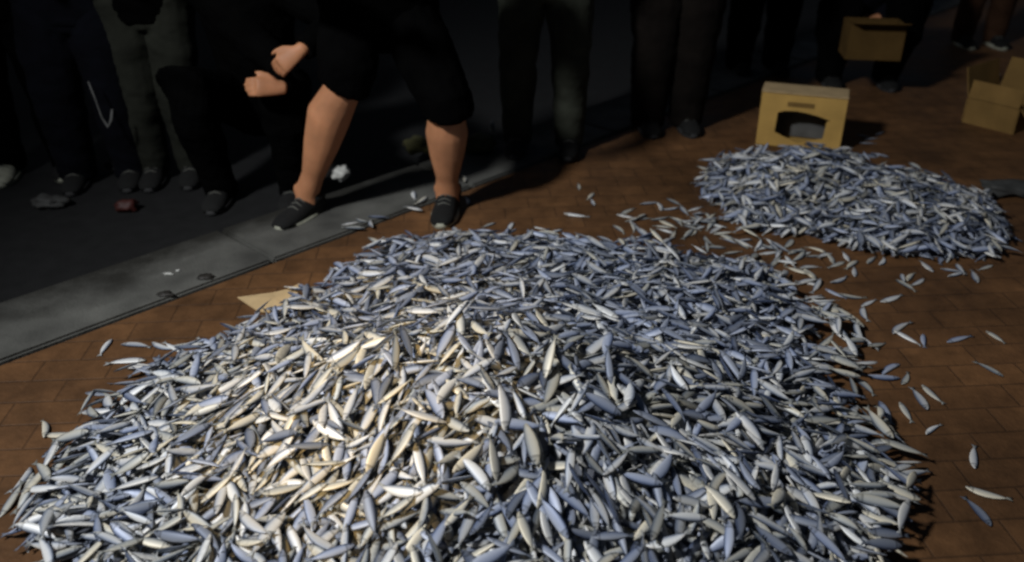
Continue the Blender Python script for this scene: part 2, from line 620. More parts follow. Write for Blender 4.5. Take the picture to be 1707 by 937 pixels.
def drop(x, y, yaw, L, where, tint=None, jitter=True):
    c, s = math.cos(yaw), math.sin(yaw)
    hw, ht = 0.097 * L, 0.041 * L
    sl = SS * L
    px = x + sl[:, None] * c - (LAT * hw)[None, :] * SPROF[:, None] * s
    py = y + sl[:, None] * s + (LAT * hw)[None, :] * SPROF[:, None] * c
    ii = np.clip(((px - GX0) / CELL).astype(int), 0, NX - 1)
    jj = np.clip(((py - GY0) / CELL).astype(int), 0, NY - 1)
    h = HG[ii, jj]
    hm = h[:, 1] * 0.5 + h.max(1) * 0.5 + ht * SPROF
    # resting line: the edge of the upper hull that straddles the centre
    best = None
    for i in range(0, 4):
        for j in range(4, 9):
            sl_ = (hm[j] - hm[i]) / (sl[j] - sl[i])
            z0 = hm[i] - sl_ * sl[i]
            if best is None or z0 > best[0]:
                best = (z0, sl_)
    z0, k = best
    lim = 0.22 + 2.2 * float(TG[min(NX - 1, max(0, int((x - GX0) / CELL))), min(NY - 1, max(0, int((y - GY0) / CELL)))])
    k = max(-lim, min(lim, k)) + (rng.normal(0, 0.10) if jitter else 0)
    z0 = max(z0 - 0.1 * ht, float((hm - k * sl).max()) - 0.5 * ht)
    lat = (h[:, 2].mean() - h[:, 0].mean()) / (1.4 * hw * SPROF.mean())
    roll = math.atan(max(-0.9, min(0.9, lat))) * 0.8 + (rng.normal(0, 0.16) if jitter else 0)
    pitch = math.atan(k)
    # footprint raised
    zz = z0 + k * sl[:, None] + (LAT * hw * math.sin(roll))[None, :] * SPROF[:, None]
    top = zz + ht * SPROF[:, None] * np.array([0.55, 1.0, 0.55])[None, :]
    n2 = 13
    s2 = np.linspace(-0.46, 0.48, int(L / CELL) + 2)
    l2 = np.linspace(-1, 1, 7)
    pf = np.interp(s2, SS, SPROF)
    PX = x + (s2 * L)[:, None] * c - (l2 * hw)[None, :] * pf[:, None] * s
    PY = y + (s2 * L)[:, None] * s + (l2 * hw)[None, :] * pf[:, None] * c
    TT = z0 + k * (s2 * L)[:, None] + (l2 * hw * math.sin(roll))[None, :] * pf[:, None] + ht * pf[:, None] * np.sqrt(np.clip(1 - l2 ** 2, 0.04, 1))[None, :]
    I = np.clip(((PX - GX0) / CELL).astype(int), 0, NX - 1).ravel()
    J = np.clip(((PY - GY0) / CELL).astype(int), 0, NY - 1).ravel()
    np.maximum.at(HG, (I, J), TT.ravel().astype(np.float32))
    flip = PI if rng.random() < 0.5 else 0.0
    m = Matrix.Rotation(yaw, 3, 'Z') @ Matrix.Rotation(-pitch, 3, 'Y') @ Matrix.Rotation(roll + flip, 3, 'X')
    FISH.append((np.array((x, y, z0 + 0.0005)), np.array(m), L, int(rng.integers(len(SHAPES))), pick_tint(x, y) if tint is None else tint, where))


def fish_len(y=2.0):
    return float(np.clip(rng.normal(0.097, 0.011), 0.068, 0.125) * np.interp(y, [2.0, 2.6, 3.2], [1.0, 0.93, 0.86]))


def fill(G, where, tries, flow):
    X, Y, d, t = G
    ok = np.argwhere(d > 0.0)
    for _ in range(tries):
        cand = ok[rng.integers(len(ok), size=5)]
        xs = X[cand[:, 0], cand[:, 1]] + rng.uniform(-0.008, 0.008, 5)
        ys = Y[cand[:, 0], cand[:, 1]] + rng.uniform(-0.008, 0.008, 5)
        I = ((xs - GX0) / CELL).astype(int)
        J = ((ys - GY0) / CELL).astype(int)
        gap = TG[I, J] - HG[I, J]
        b_ = int(np.argmax(gap))
        if gap[b_] < -0.004:
            continue
        x, y = float(xs[b_]), float(ys[b_])
        if rng.random() < flow:
            i, j = I[b_], J[b_]
            dx = float(TG[min(i + 8, NX - 1), j] - TG[max(i - 8, 0), j])
            dy = float(TG[i, min(j + 8, NY - 1)] - TG[i, max(j - 8, 0)])
            base = math.atan2(dy, dx) + 0.5 * math.sin(x * 9) + 0.5 * math.cos(y * 11)
            yaw = base + rng.normal(0, 0.55) + (PI if rng.random() < 0.5 else 0)
        else:
            yaw = rng.uniform(0, 2 * PI)
        drop(x, y, yaw, fish_len(y), where)


fill(GM, 'main', 11500, 0.45)
fill(GF, 'far', 4200, 0.2)

# fish strewn round the heaps, places and directions taken off the photograph: (px, py, image angle, area)
LOOSE = [
    (1518, 460, -50, 'r'), (1510, 474, 30, 'r'), (1530, 470, -30, 'r'), (1505, 463, 80, 'r'), (1625, 460, 65, 'r'), (1486, 497, -18, 'r'), (1448, 504, -25, 'r'),
    (1392, 488, 25, 'r'), (1360, 500, -15, 'r'), (1420, 494, 5, 'r'), (1440, 522, 75, 'r'), (1368, 525, 0, 'r'), (1413, 540, 25, 'r'), (1500, 545, -35, 'r'),
    (1512, 562, 25, 'r'), (1540, 566, 85, 'r'), (1598, 564, -15, 'r'), (1660, 560, 32, 'r'), (1650, 614, 28, 'r'), (1392, 570, 85, 'r'), (1430, 560, 60, 'r'), (1440, 572, 20, 'r'),
    (1425, 580, -15, 'r'), (1462, 576, -20, 'r'), (1408, 600, -10, 'r'), (1416, 590, 50, 'r'), (1482, 614, -32, 'r'), (1470, 628, 5, 'r'), (1440, 625, -15, 'r'), (1510, 630, -60, 'r'), (1405, 638, 5, 'r'),
    (1534, 664, 55, 'r'), (1553, 655, 42, 'r'), (1510, 685, 58, 'r'), (1476, 686, 62, 'r'), (1463, 706, 88, 'r'), (1420, 655, 65, 'r'), (1555, 714, -35, 'r'),
    (1624, 761, 88, 'r'), (1646, 822, 16, 'r'), (1632, 852, 48, 'r'), (1520, 800, -20, 'r'), (1510, 835, -65, 'r'), (1495, 900, -70, 'r'), (1460, 730, 40, 'r'), (1500, 765, 10, 'r'),
    (965, 310, 85, 'b'), (988, 336, 65, 'b'), (985, 326, -45, 'b'), (960, 358, 8, 'b'), (1082, 338, -5, 'b'), (1100, 343, 60, 'b'), (1058, 366, -10, 'b'), (1070, 362, -45, 'b'), (1032, 381, 35, 'b'), (1056, 379, 65, 'b'),
    (1124, 336, 25, 'b'), (1140, 350, 50, 'b'), (1128, 367, 25, 'b'), (1148, 372, -20, 'b'), (1165, 358, -12, 'b'), (1175, 372, 10, 'b'), (1088, 388, -60, 'b'), (1122, 391, -60, 'b'), (1110, 402, -30, 'b'),
    (1162, 372, -40, 'b'), (1205, 392, 5, 'b'), (1215, 400, 20, 'b'), (1252, 390, -8, 'b'), (1178, 411, 75, 'b'), (1222, 420, -8, 'b'), (1284, 402, 45, 'b'), (1300, 412, 30, 'b'), (1256, 434, -55, 'b'),
    (1272, 440, 70, 'b'), (1330, 420, 5, 'b'), (1310, 438, 10, 'b'), (1350, 445, -10, 'b'), (1330, 450, 20, 'b'), (1385, 430, 50, 'b'), (1420, 440, -35, 'b'), (1425, 452, 85, 'b'), (1395, 440, -20, 'b'),
    (1545, 443, 40, 'b'), (1600, 448, 60, 'b'), (1680, 428, 5, 'b'), (1345, 470, -10, 'b'), (1400, 466, -20, 'b'),
    (1010, 398, 20, 'b'), (1045, 398, -20, 'b'), (925, 385, -15, 'b'), (900, 392, 30, 'b'), (850, 378, -60, 'b'), (815, 374, -20, 'b'),
    (176, 577, -52, 'l'), (226, 574, 4, 'l'), (270, 577, 18, 'l'), (212, 601, -4, 'l'), (232, 616, 10, 'l'), (292, 580, 20, 'l'), (75, 712, 85, 'l'), (20, 836, -48, 'l'), (48, 872, -45, 'l'), (40, 800, -60, 'l'),
    (585, 373, -10, 'k'), (603, 368, 15, 'k'), (590, 380, 2, 'k'), (618, 373, 75, 'k'), (630, 362, 2, 'k'), (629, 405, 14, 'k'), (690, 326, 80, 'k'), (704, 334, -35, 'k'), (690, 348, 12, 'k'), (775, 298, 80, 'k'), (780, 334, 75, 'k'),
    (1446, 238, 0, 'x'), (1466, 222, -20, 'x'), (1440, 226, 10, 'x'), (1452, 231, -8, 'x'),
]
_r = random.Random(5)
STRAY = []
for _ in range(46):
    t_ = _r.random()
    STRAY.append((1050 + 300 * t_ + _r.gauss(0, 14), 362 + 70 * t_ + _r.gauss(0, 13), _r.uniform(-60, 50), 'far'))
for _ in range(24):
    t_ = _r.random()
    STRAY.append((1335 + 75 * t_ + abs(_r.gauss(0, 18)), 455 + 170 * t_ + _r.gauss(0, 12), _r.uniform(-60, 50), 'main'))
for (ex, n_, ar) in ((main_px[12:25], 26, 'r'), (far_px[1:9], 16, 'b'), (main_px[2:8], 8, 'l')):
    for _ in range(n_):
        k_ = _r.randrange(len(ex) - 1)
        t_ = _r.random()
        x_, y_ = ex[k_][0] * (1 - t_) + ex[k_ + 1][0] * t_, ex[k_][1] * (1 - t_) + ex[k_ + 1][1] * t_
        if ar == 'r':
            x_, y_ = x_ + 8 + abs(_r.gauss(0, 22)), y_ - abs(_r.gauss(0, 8))
        elif ar == 'b':
            x_, y_ = x_ - abs(_r.gauss(0, 10)), y_ + 4 + abs(_r.gauss(0, 12))
        else:
            x_, y_ = x_ - 6 - abs(_r.gauss(0, 8)), y_ - 4 - abs(_r.gauss(0, 8))
        STRAY.append((x_, y_, _r.uniform(-60, 60), 'far' if ar == 'b' else 'main'))
kerb_top = 0.012
for (px, py, an, ar) in STRAY + LOOSE:
    on_kerb = (at(px, py) - K0).dot(KN) > 0.01
    p = at(px, py, kerb_top + 0.004 if on_kerb else 0.006)
    d = at(px + 8 * math.cos(R(an)), py + 8 * math.sin(R(an)), p.z) - p
    yaw = math.atan2(d.y, d.x) + (PI if rng.random() < 0.5 else 0)
    I = int((p.x - GX0) / CELL)
    J = int((p.y - GY0) / CELL)
    if on_kerb:
        HG[max(0, I - 25):I + 25, max(0, J - 25):J + 25] = np.maximum(HG[max(0, I - 25):I + 25, max(0, J - 25):J + 25], 0.014)
    tint = int(rng.choice([2, 4, 5, 0])) if (ar in ('b', 'l', 'far') or rng.random() < 0.7) else None
    if (px, py) == (1632, 852):
        tint = 3
    if (px, py) == (1646, 822):
        tint = 2
    drop(p.x, p.y, yaw, fish_len(p.y), ar, tint, jitter=False)

# which fish show largest from where the picture was taken
pv, pf, owner = [], [], []
for fi, (pos, m, L, sh, ti, wh) in enumerate(FISH):
    ring = np.array([(-0.48, 0, 0), (-0.3, 0.1, 0), (0, 0.125, 0), (0.3, 0.07, 0), (0.5, 0, 0), (0.3, -0.07, 0), (0, -0.125, 0), (-0.3, -0.1, 0)]) * L
    w = ring @ m.T + pos
    w[:, 2] += 0.03 * L
    o = len(pv)
    pv += [tuple(q) for q in w]
    pf.append(tuple(range(o, o + 8)))
tree = BVHTree.FromPolygons(pv, pf)
hits = np.zeros(len(FISH), dtype=int)
eye_pt = Vector((0, 0, CAM_H))
for py in range(1, 937, 3):
    for px in range(1, 1707, 3):
        if py < 200 or (py < 330 and px < 1100):
            continue
        h = tree.ray_cast(eye_pt, ray(px, py).normalized(), 20)
        if h[2] is not None:
            hits[h[2]] += 1
loose_idx = [i for i, f in enumerate(FISH) if f[5] in ('r', 'b', 'l', 'k', 'x')]
heap_idx = sorted([i for i, f in enumerate(FISH) if f[5] in ('main', 'far')], key=lambda i: -hits[i])
N_SINGLE = 300
single = set(loose_idx) | set(heap_idx[: N_SINGLE - len(loose_idx)])
print('fish', len(FISH), 'loose', len(loose_idx))

_mesh_cache = {}


def fish_mesh(sh, ti):
    if (sh, ti) not in _mesh_cache:
        V, F, C_ = SHAPES[sh]
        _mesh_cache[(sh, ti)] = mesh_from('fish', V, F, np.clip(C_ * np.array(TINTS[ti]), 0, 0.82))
    return _mesh_cache[(sh, ti)]


def fish_heap(where, G, name, label, cat):
    VV, LL, NN, CC = [], [], [], []
    off = 0
    # the inside of the heap: a lumpy mound in plain dark blue grey that only shows through the gaps
    X, Y, d, t = G
    I = np.clip(((X - GX0) / CELL).astype(int), 0, NX - 1)
    J = np.clip(((Y - GY0) / CELL).astype(int), 0, NY - 1)
    Z = CORE[I, J] + 0.001
    nx, ny = X.shape
    ids = -np.ones((nx, ny), dtype=int)
    keep = d > 0.03
    ids[keep] = np.arange(keep.sum())
    V = np.stack([X[keep], Y[keep], Z[keep]], 1)
    q = []
    a_, b_, c_, d_ = ids[:-1, :-1], ids[1:, :-1], ids[1:, 1:], ids[:-1, 1:]
    allk = (a_ >= 0) & (b_ >= 0) & (c_ >= 0) & (d_ >= 0)
    Q = np.stack([a_[allk], b_[allk], c_[allk], d_[allk]], 1)
    VV.append(V)
    LL.append(Q.ravel())
    NN.append(np.full(len(Q), 4))
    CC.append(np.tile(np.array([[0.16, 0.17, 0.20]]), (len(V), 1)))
    off = len(V)
    flat = [(np.concatenate([np.array(f) for f in F]), np.array([len(f) for f in F])) for (_, F, _) in SHAPES]
    for i, (pos, m, L, sh, ti, wh) in enumerate(FISH):
        if wh != where or i in single:
            continue
        v, F, c = SHAPES[sh]
        VV.append((v * L) @ m.T + pos)
        LL.append(flat[sh][0] + off)
        NN.append(flat[sh][1])
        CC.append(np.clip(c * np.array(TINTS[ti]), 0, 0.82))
        off += len(v)
    V = np.concatenate(VV)
    loops = np.concatenate(LL).astype(np.int32)
    lens = np.concatenate(NN).astype(np.int32)
    me = bpy.data.meshes.new(name)
    me.vertices.add(len(V))
    me.vertices.foreach_set('co', V.astype(np.float32).ravel())
    me.loops.add(len(loops))
    me.loops.foreach_set('vertex_index', loops)
    me.polygons.add(len(lens))
    st = np.zeros(len(lens), dtype=np.int32)
    st[1:] = np.cumsum(lens)[:-1]
    me.polygons.foreach_set('loop_start', st)
    me.polygons.foreach_set('use_smooth', np.ones(len(lens), dtype=bool))
    me.update(calc_edges=True)
    ca = me.color_attributes.new('Col', 'FLOAT_COLOR', 'POINT')
    cc = np.ones((len(V), 4), dtype=np.float32)
    cc[:, :3] = np.concatenate(CC)
    ca.data.foreach_set('color', cc.ravel())
    me.materials.append(M['fish'])
    o = link_mesh(name, me, None)
    tag(o, label, cat, kind='stuff')


fish_heap('main', GM, 'fish_heap', 'large mound of small silver fish filling the brick paving in front', 'fish heap')
fish_heap('far', GF, 'fish_heap', 'smaller heap of silver fish spilling from the cardboard box', 'fish heap')

# labels of the single fish
SPECIAL = {
    (1646, 822): 'pale fish alone on bare brick with a dark fish just below it',
    (1632, 852): 'dark thin fish on bare brick just below a pale one',
    (1624, 761): 'single fish pointing straight up and down far out on the bare brick',
    (1650, 614): 'slanting fish near the paving edge, lower of two parallel ones',
    (1660, 560): 'slanting fish near the paving edge, upper of two parallel ones',
    (1598, 564): 'lone fish lying nearly level left of two slanting parallel ones',
    (1534, 664): 'lower left fish of a close side by side pair on brick',
    (1553, 655): 'upper right fish of a close side by side pair on brick',
    (1555, 714): 'lone fish below the close side by side pair on brick',
    (1625, 460): 'lone upright fish on brick just below the smaller heap',
    (960, 358): 'lone level fish between the right shoe and the gap of the heaps',
    (965, 310): 'tiny upright fish alone farthest up the dark paving behind the heap',
    (176, 577): 'thin slanting fish lying close against the grey kerb edge',
    (75, 712): 'small upright fish alone on brick left of the large heap',
    (20, 836): 'slanting fish in the lower left corner beside the large heap',
    (618, 373): 'small bright upright fish on the kerb edge between the two shoes',
    (1680, 428): 'level fish sticking out past the right tip of the smaller heap',
}
LAB = {
    'r': ('loose fish strewn on the brick paving right of the large heap', 'loose fish right of the large heap'),
    'b': ('loose fish strewn on the brick in the gap between the two heaps', 'loose fish between the two heaps'),
    'l': ('loose fish on the brick between the large heap and the kerb', 'loose fish between large heap and kerb'),
    'k': ('loose fish lying around the shoes of the man in shorts', 'loose fish around the shoes'),
    'x': ('dark bluish fish lying right beside the cardboard box', 'fish beside the cardboard box'),
}
TINT_WORD = {0: 'silver', 1: 'bluish', 2: 'cream', 3: 'dark', 4: 'greyish', 5: 'bright white'}
li = 0
loose_src = {idx: LOOSE[k] for k, idx in enumerate(loose_idx)}
for i in sorted(single):
    pos, m, L, sh, ti, wh = FISH[i]
    o = bpy.data.objects.new('fish', fish_mesh(sh, ti))
    COL.objects.link(o)
    o.matrix_world = Matrix.Translation(Vector(pos)) @ Matrix(m.tolist()).to_4x4() @ Matrix.Diagonal((L, L, L, 1))
    if i in loose_src:
        px, py, an, ar = loose_src[i]
        lb, gr = LAB[ar]
        tag(o, SPECIAL.get((px, py), lb), 'fish', gr)
    else:
        x, y = pos[0], pos[1]
        if wh == 'far':
            region = 'smaller heap before the box'
        elif y > 1.75 and abs(x + 0.1) < 0.5:
            region = 'crest of the large heap'
        elif x < -0.45:
            region = 'left flank of the large heap'
        elif x > 0.42:
            region = 'right flank of the large heap'
        else:
            region = 'front slope of the large heap'
        tag(o, '%s fish lying on top of the %s' % (TINT_WORD[ti], region), 'fish', '%s fish on the %s' % (TINT_WORD[ti], region))


# ------------------------------------------------------------------ people
def hand(bm, wrist, direction, palm_n, thumb_side, curl=0.5, size=0.165):
    d = Vector(direction).normalized()
    n = Vector(palm_n)
    n = (n - d * n.dot(d)).normalized()        # the way the fingers curl
    s = d.cross(n) * thumb_side
    w = Vector(wrist)
    pl = size * 0.5
    loft(bm, [w - d * 0.02, w + d * pl * 0.4, w + d * pl * 0.8, w + d * pl * 1.05], [(0.024, 0.02), (0.034, 0.016), (0.038, 0.014), (0.034, 0.010)], side=s, n=12)
    for k, (off, ln) in enumerate(((0.029, 0.46), (0.010, 0.52), (-0.010, 0.48), (-0.029, 0.38))):
        base = w + d * pl * 0.85 + s * off
        p = [base]
        a = 0.25 * curl
        for sg in (0.42, 0.33, 0.25):
            a += curl * 0.75
            p.append(p[-1] + (d * math.cos(a) + n * math.sin(a)) * (size * ln * sg))
        loft(bm, p, [0.0092, 0.0088, 0.008, 0.0055], n=8)
    t0 = w + d * pl * 0.25 + s * 0.022
    t1 = t0 + (d * 0.7 + s * 0.7).normalized() * 0.035 + n * 0.008
    t2 = t1 + (d * 0.9 + s * 0.25 + n * 0.3 * curl).normalized() * 0.03
    t3 = t2 + (d * 0.95 + n * 0.5 * curl).normalized() * 0.022
    loft(bm, [t0, t1, t2, t3], [0.014, 0.011, 0.0095, 0.006], n=8)


def head(bm, c, fwd, up):
    f, u = Vector(fwd).normalized(), Vector(up).normalized()
    r = u.cross(f) * -1
    rot = Matrix((r, f, u)).transposed()
    blob(bm, c + u * 0.02 - f * 0.008, (0.068, 0.088, 0.098), rot)
    blob(bm, c - u * 0.045 + f * 0.028, (0.052, 0.056, 0.058), rot)
    loft(bm, [c + f * 0.078 + u * 0.018, c + f * 0.098 - u * 0.014, c + f * 0.08 - u * 0.022], [0.009, 0.014, 0.008], n=8)
    for s in (-1, 1):
        blob(bm, c + r * (0.072 * s) - f * 0.005, (0.010, 0.018, 0.028), rot, 8)
    loft(bm, [c + f * 0.079 - u * 0.045 - r * 0.022, c + f * 0.085 - u * 0.045, c + f * 0.079 - u * 0.045 + r * 0.022], [0.005, 0.008, 0.005], n=8)
    return rot


def shoe(parent, ankle, heading, solemat, upper, ground, L=0.25):
    h = Vector((heading[0], heading[1], 0)).normalized()
    s = Vector((h.y, -h.x, 0))
    a = Vector((ankle[0], ankle[1], ground))
    bm = bmesh.new()
    prof = [(-0.074, 0.030, 0.065), (-0.060, 0.042, 0.100), (0.0, 0.047, 0.108), (0.045, 0.046, 0.088), (0.09, 0.049, 0.066), (0.145, 0.047, 0.054), (0.18, 0.030, 0.038)]
    k = L / 0.245
    rings = []
    for (x, w, hh) in prof:
        rr = []
        for j in range(10):
            an = PI * j / 9
            rr.append(bm.verts.new(a + h * (x * k) + s * (math.cos(an) * w * k) + Vector((0, 0, 0.018 + (math.sin(an) ** 0.75) * (hh - 0.018) * k))))
        rings.append(rr)
    for p, q in zip(rings, rings[1:]):
        for j in range(9):
            bm.faces.new((p[j], p[j + 1], q[j + 1], q[j]))
        bm.faces.new((p[9], p[0], q[0], q[9]))
    bm.faces.new(rings[0])
    bm.faces.new(rings[-1])
    loft(bm, [a + h * -0.02 + Vector((0, 0, 0.05)), a + h * -0.022 + Vector((0, 0, 0.10))], [(0.053, 0.058), (0.055, 0.060)], side=s, n=14)
    inv = parent.matrix_world.inverted() if False else None
    o = build('shoe', bm, upper, parent)
    bm = bmesh.new()
    out = []
    for i in range(20):
        t = 2 * PI * i / 20
        x = 0.053 + 0.132 * math.cos(t)
        w = (0.049 + 0.007 * math.cos(t)) * math.sin(t)
        out.append(a + h * (x * k) + s * (w * k * 1.08))
    lo = [bm.verts.new(p + Vector((0, 0, 0.001))) for p in out]
    hi = [bm.verts.new(p + Vector((0, 0, 0.024))) for p in out]
    bm.faces.new(lo[::-1])
    bm.faces.new(hi)
    for i in range(20):
        bm.faces.new((lo[i], lo[(i + 1) % 20], hi[(i + 1) % 20], hi[i]))
    build('sole', bm, solemat, o)
    bm = bmesh.new()
    for x in (0.045, 0.065, 0.085):
        zc = float(np.interp(x, [0.0, 0.045, 0.09, 0.145], [0.108, 0.088, 0.066, 0.054]))
        loft(bm, [a + h * (x * k) + s * (w_ * k) + Vector((0, 0, 0.018 + (zc - 0.018) * k * q_)) for w_, q_ in ((-0.026, 0.86), (0, 1.06), (0.026, 0.86))], [0.0035] * 3, n=6)
    build('laces', bm, M['laces'], o)
    return o


def person(label, J, top, trousers, upper, solemat, hem='long', loc=(0, 0, 0), rz=0.0, voxel=0.011, sleeves='long', wide=1.0, ground=0.0, group=None, hems=None, toe=None, hairy=True):
    """J: joints in the person's own space (x to the picture's right, -y forward); every person stands, bends or sits by these"""
    root = empty('person', loc, rz)
    tag(root, label, 'person', group)
    V = {k: Vector(v) for k, v in J.items() if isinstance(v, tuple)}
    fwd = Vector(J.get('fwd', (0, -1, 0)))
    side = (V['shR'] - V['shL']).normalized()
    bm = bmesh.new()
    pel, ch, nk = V['pelvis'], V['chest'], V['neck']
    mid = (pel + ch) / 2
    loft(bm, [pel - (ch - pel).normalized() * 0.09, pel, mid, ch, ch + (nk - ch) * 0.6, nk], [(0.10, 0.08), (0.155, 0.11), (0.135, 0.10), (0.16, 0.11), (0.12, 0.08), (0.055, 0.055)], side=side, n=18)
    hd = V['head']
    loft(bm, [nk - (hd - nk) * 0.2, nk + (hd - nk) * 0.7], [0.055, 0.05], n=12)
    up = (hd - nk).normalized()
    f2 = (fwd - up * fwd.dot(up)).normalized()
    rot = head(bm, hd, f2, up)
    for sd in 'LR':
        sh, el, wr = V['sh' + sd], V['el' + sd], V['wr' + sd]
        loft(bm, [ch + (nk - ch) * 0.45, sh, sh + (el - sh) * 0.35, el, el + (wr - el) * 0.3, wr], [0.06, 0.055, 0.048, 0.038, 0.04, 0.026], n=12)
        hdir = Vector(J.get('hd' + sd, (wr - el)))
        hn = Vector(J.get('hn' + sd, fwd.cross(hdir) if False else Vector((0, 0.4, -1))))
        hand(bm, wr, hdir, hn, J.get('th' + sd, 1 if sd == 'L' else -1), J.get('curl', 0.6), J.get('hand', 0.165))
        hp, kn, an = V['hip' + sd], V['kn' + sd], V['an' + sd]
        d = (an - kn)
        back = J.get('calf' + sd)
        back = Vector(back) if back else Vector((0, 0.012, 0))
        loft(bm, [pel + (hp - pel) * 0.3, hp, hp + (kn - hp) * 0.5, kn, kn + d * 0.14, kn + d * 0.34 + back, kn + d * 0.58 + back * 0.5, kn + d * 0.84, an + Vector((0, 0, 0.0)), an - Vector((0, 0, 0.05))],
             [x * J.get('fat', 1.0) for x in (0.095, 0.095, 0.08, 0.060, 0.061, 0.074, 0.061, 0.040, 0.043, 0.042)], n=14)
        for q_ in (-1, 1):
            blob(bm, an + Vector((0.036 * q_, 0, 0.012)) * J.get('fat', 1.0), (0.015, 0.02, 0.022), None, 8)
        tdir = Vector((toe[sd] if toe else (0, -1)) + (0,))
        loft(bm, [an - tdir * 0.04 - Vector((0, 0, an.z - ground - 0.035)), an + tdir * 0.06 - Vector((0, 0, an.z - ground - 0.035)), an + tdir * 0.14 - Vector((0, 0, an.z - ground - 0.03))], [0.028, 0.03, 0.018], n=10)
    remeshed('body', bm, voxel, M['skin'], root, 3)
    # hair, eyes
    bm = bmesh.new()
    blob(bm, hd + up * 0.037 - f2 * 0.020, (0.076, 0.092, 0.094), rot)
    bmesh.ops.bisect_plane(bm, geom=bm.verts[:] + bm.edges[:] + bm.faces[:], plane_co=hd + up * 0.035 + f2 * 0.05, plane_no=(f2 * 0.75 - up * 0.65), clear_outer=True)
    build('hair', bm, M['hair'], root)
    for s in (-1, 1):
        bm = bmesh.new()
        blob(bm, hd + side * (0.029 * s) + f2 * 0.077 + up * 0.018, (0.008, 0.008, 0.008), None, 8)
        build('eye', bm, M['eye'], root)
    # top
    bm = bmesh.new()
    loft(bm, [pel - (ch - pel).normalized() * 0.10, pel, mid, ch, ch + (nk - ch) * 0.6, nk - (nk - ch) * 0.08], [(0.175 * wide, 0.13), (0.18 * wide, 0.135), (0.165 * wide, 0.125), (0.19, 0.14), (0.16, 0.115), (0.075, 0.075)], side=side, n=20)
    for sd in 'LR':
        sh, el, wr = V['sh' + sd], V['el' + sd], V['wr' + sd]
        if sleeves == 'long':
            loft(bm, [ch + (nk - ch) * 0.45, sh, sh + (el - sh) * 0.5, el, el + (wr - el) * 0.5, el + (wr - el) * 0.93], [0.085, 0.08, 0.068, 0.058, 0.052, 0.043], n=14)
        else:
            loft(bm, [ch + (nk - ch) * 0.45, sh, sh + (el - sh) * 0.8], [0.075, 0.075, 0.072], n=14)
    o = remeshed('shirt', bm, voxel, top, root, 3)
    wrinkle(o, 0.012, 9, len(label))
    # trousers or shorts
    bm = bmesh.new()
    loft(bm, [pel - (ch - pel).normalized() * 0.13, pel, pel + (ch - pel) * 0.35], [(0.13 * wide, 0.115), (0.172 * wide, 0.13), (0.165, 0.125)], side=side, n=20)
    for sd in 'LR':
        hp, kn, an = V['hip' + sd], V['kn' + sd], V['an' + sd]
        d = an - kn
        if hem == 'long':
            kw = 0.106 if 'fwd' in J else 0.083
            rads = [0.108, 0.112, 0.098 * wide, kw * wide, max(0.078, kw - 0.015) * wide, 0.07 * wide, 0.062 * wide]
            loft(bm, [pel + (hp - pel) * 0.3, hp, hp + (kn - hp) * 0.5, kn, kn + d * 0.35, kn + d * 0.75, an - Vector((0, 0, 0.055))], rads, n=16)
        else:
            e = kn + d * hems[sd]
            loft(bm, [pel + (hp - pel) * 0.3, hp, hp + (kn - hp) * 0.5, kn, e], [0.11, 0.118, 0.108, 0.1, 0.098], n=16)
    o = remeshed('shorts' if hem != 'long' else 'trousers', bm, voxel, trousers, root, 2)
    wrinkle(o, 0.014, 8, len(label) * 1.7)
    for sd in 'LR':
        shoe(root, V['an' + sd], toe[sd] if toe else (0, -1), solemat[sd] if isinstance(solemat, dict) else solemat, upper[sd] if isinstance(upper, dict) else upper, ground)
    return root


def standing(sep=0.24, lean=0.0, h=1.6):
    k = h / 1.6
    a = 0.085
    return dict(pelvis=(0, 0.02, 0.84 * k), chest=(0, 0.0 - lean, 1.16 * k), neck=(0, -0.01 - 1.3 * lean, 1.34 * k), head=(0, -0.03 - 1.5 * lean, 1.47 * k),
                shL=(-0.185, 0 - 1.2 * lean, 1.28 * k), shR=(0.185, 0 - 1.2 * lean, 1.28 * k), elL=(-0.25, -0.02 - lean, 1.02 * k), elR=(0.25, -0.02 - lean, 1.02 * k),
                wrL=(-0.13, -0.22 - lean, 1.02 * k), wrR=(0.13, -0.22 - lean, 1.06 * k), hdL=(0.8, -0.5, 0), hdR=(-0.8, -0.5, 0),
                hipL=(-0.10, 0.02, 0.80 * k), hipR=(0.10, 0.02, 0.80 * k), knL=(-sep / 2 + 0.005, -0.01, 0.44 * k), knR=(sep / 2 - 0.005, -0.01, 0.44 * k),
                anL=(-sep / 2, 0.03, a), anR=(sep / 2, 0.03, a))


def crouching():
    return dict(pelvis=(0, 0.14, 0.30), chest=(0, -0.02, 0.60), neck=(0, -0.11, 0.77), head=(0, -0.18, 0.88), shL=(-0.18, -0.06, 0.71), shR=(0.18, -0.06, 0.71),
                elL=(-0.25, -0.24, 0.52), elR=(0.25, -0.24, 0.52), wrL=(-0.10, -0.40, 0.47), wrR=(0.10, -0.40, 0.47), hipL=(-0.1, 0.12, 0.29), hipR=(0.1, 0.12, 0.29),
                knL=(-0.20, -0.26, 0.46), knR=(0.20, -0.26, 0.46), anL=(-0.16, -0.12, 0.085), anR=(0.16, -0.12, 0.085), fwd=(0, -1, -0.35), curl=0.8)


# --- the man in black shorts
YF = 3.32
aL, aR = aty(512, 322, YF - 0.03), aty(746, 326, YF + 0.02)
kL, kR = aty(580, 122, YF - 0.10), aty(744, 168, YF - 0.05)
org = Vector(((aL.x + aR.x) / 2, YF, 0))


def rel(v):
    return tuple(Vector(v) - org)


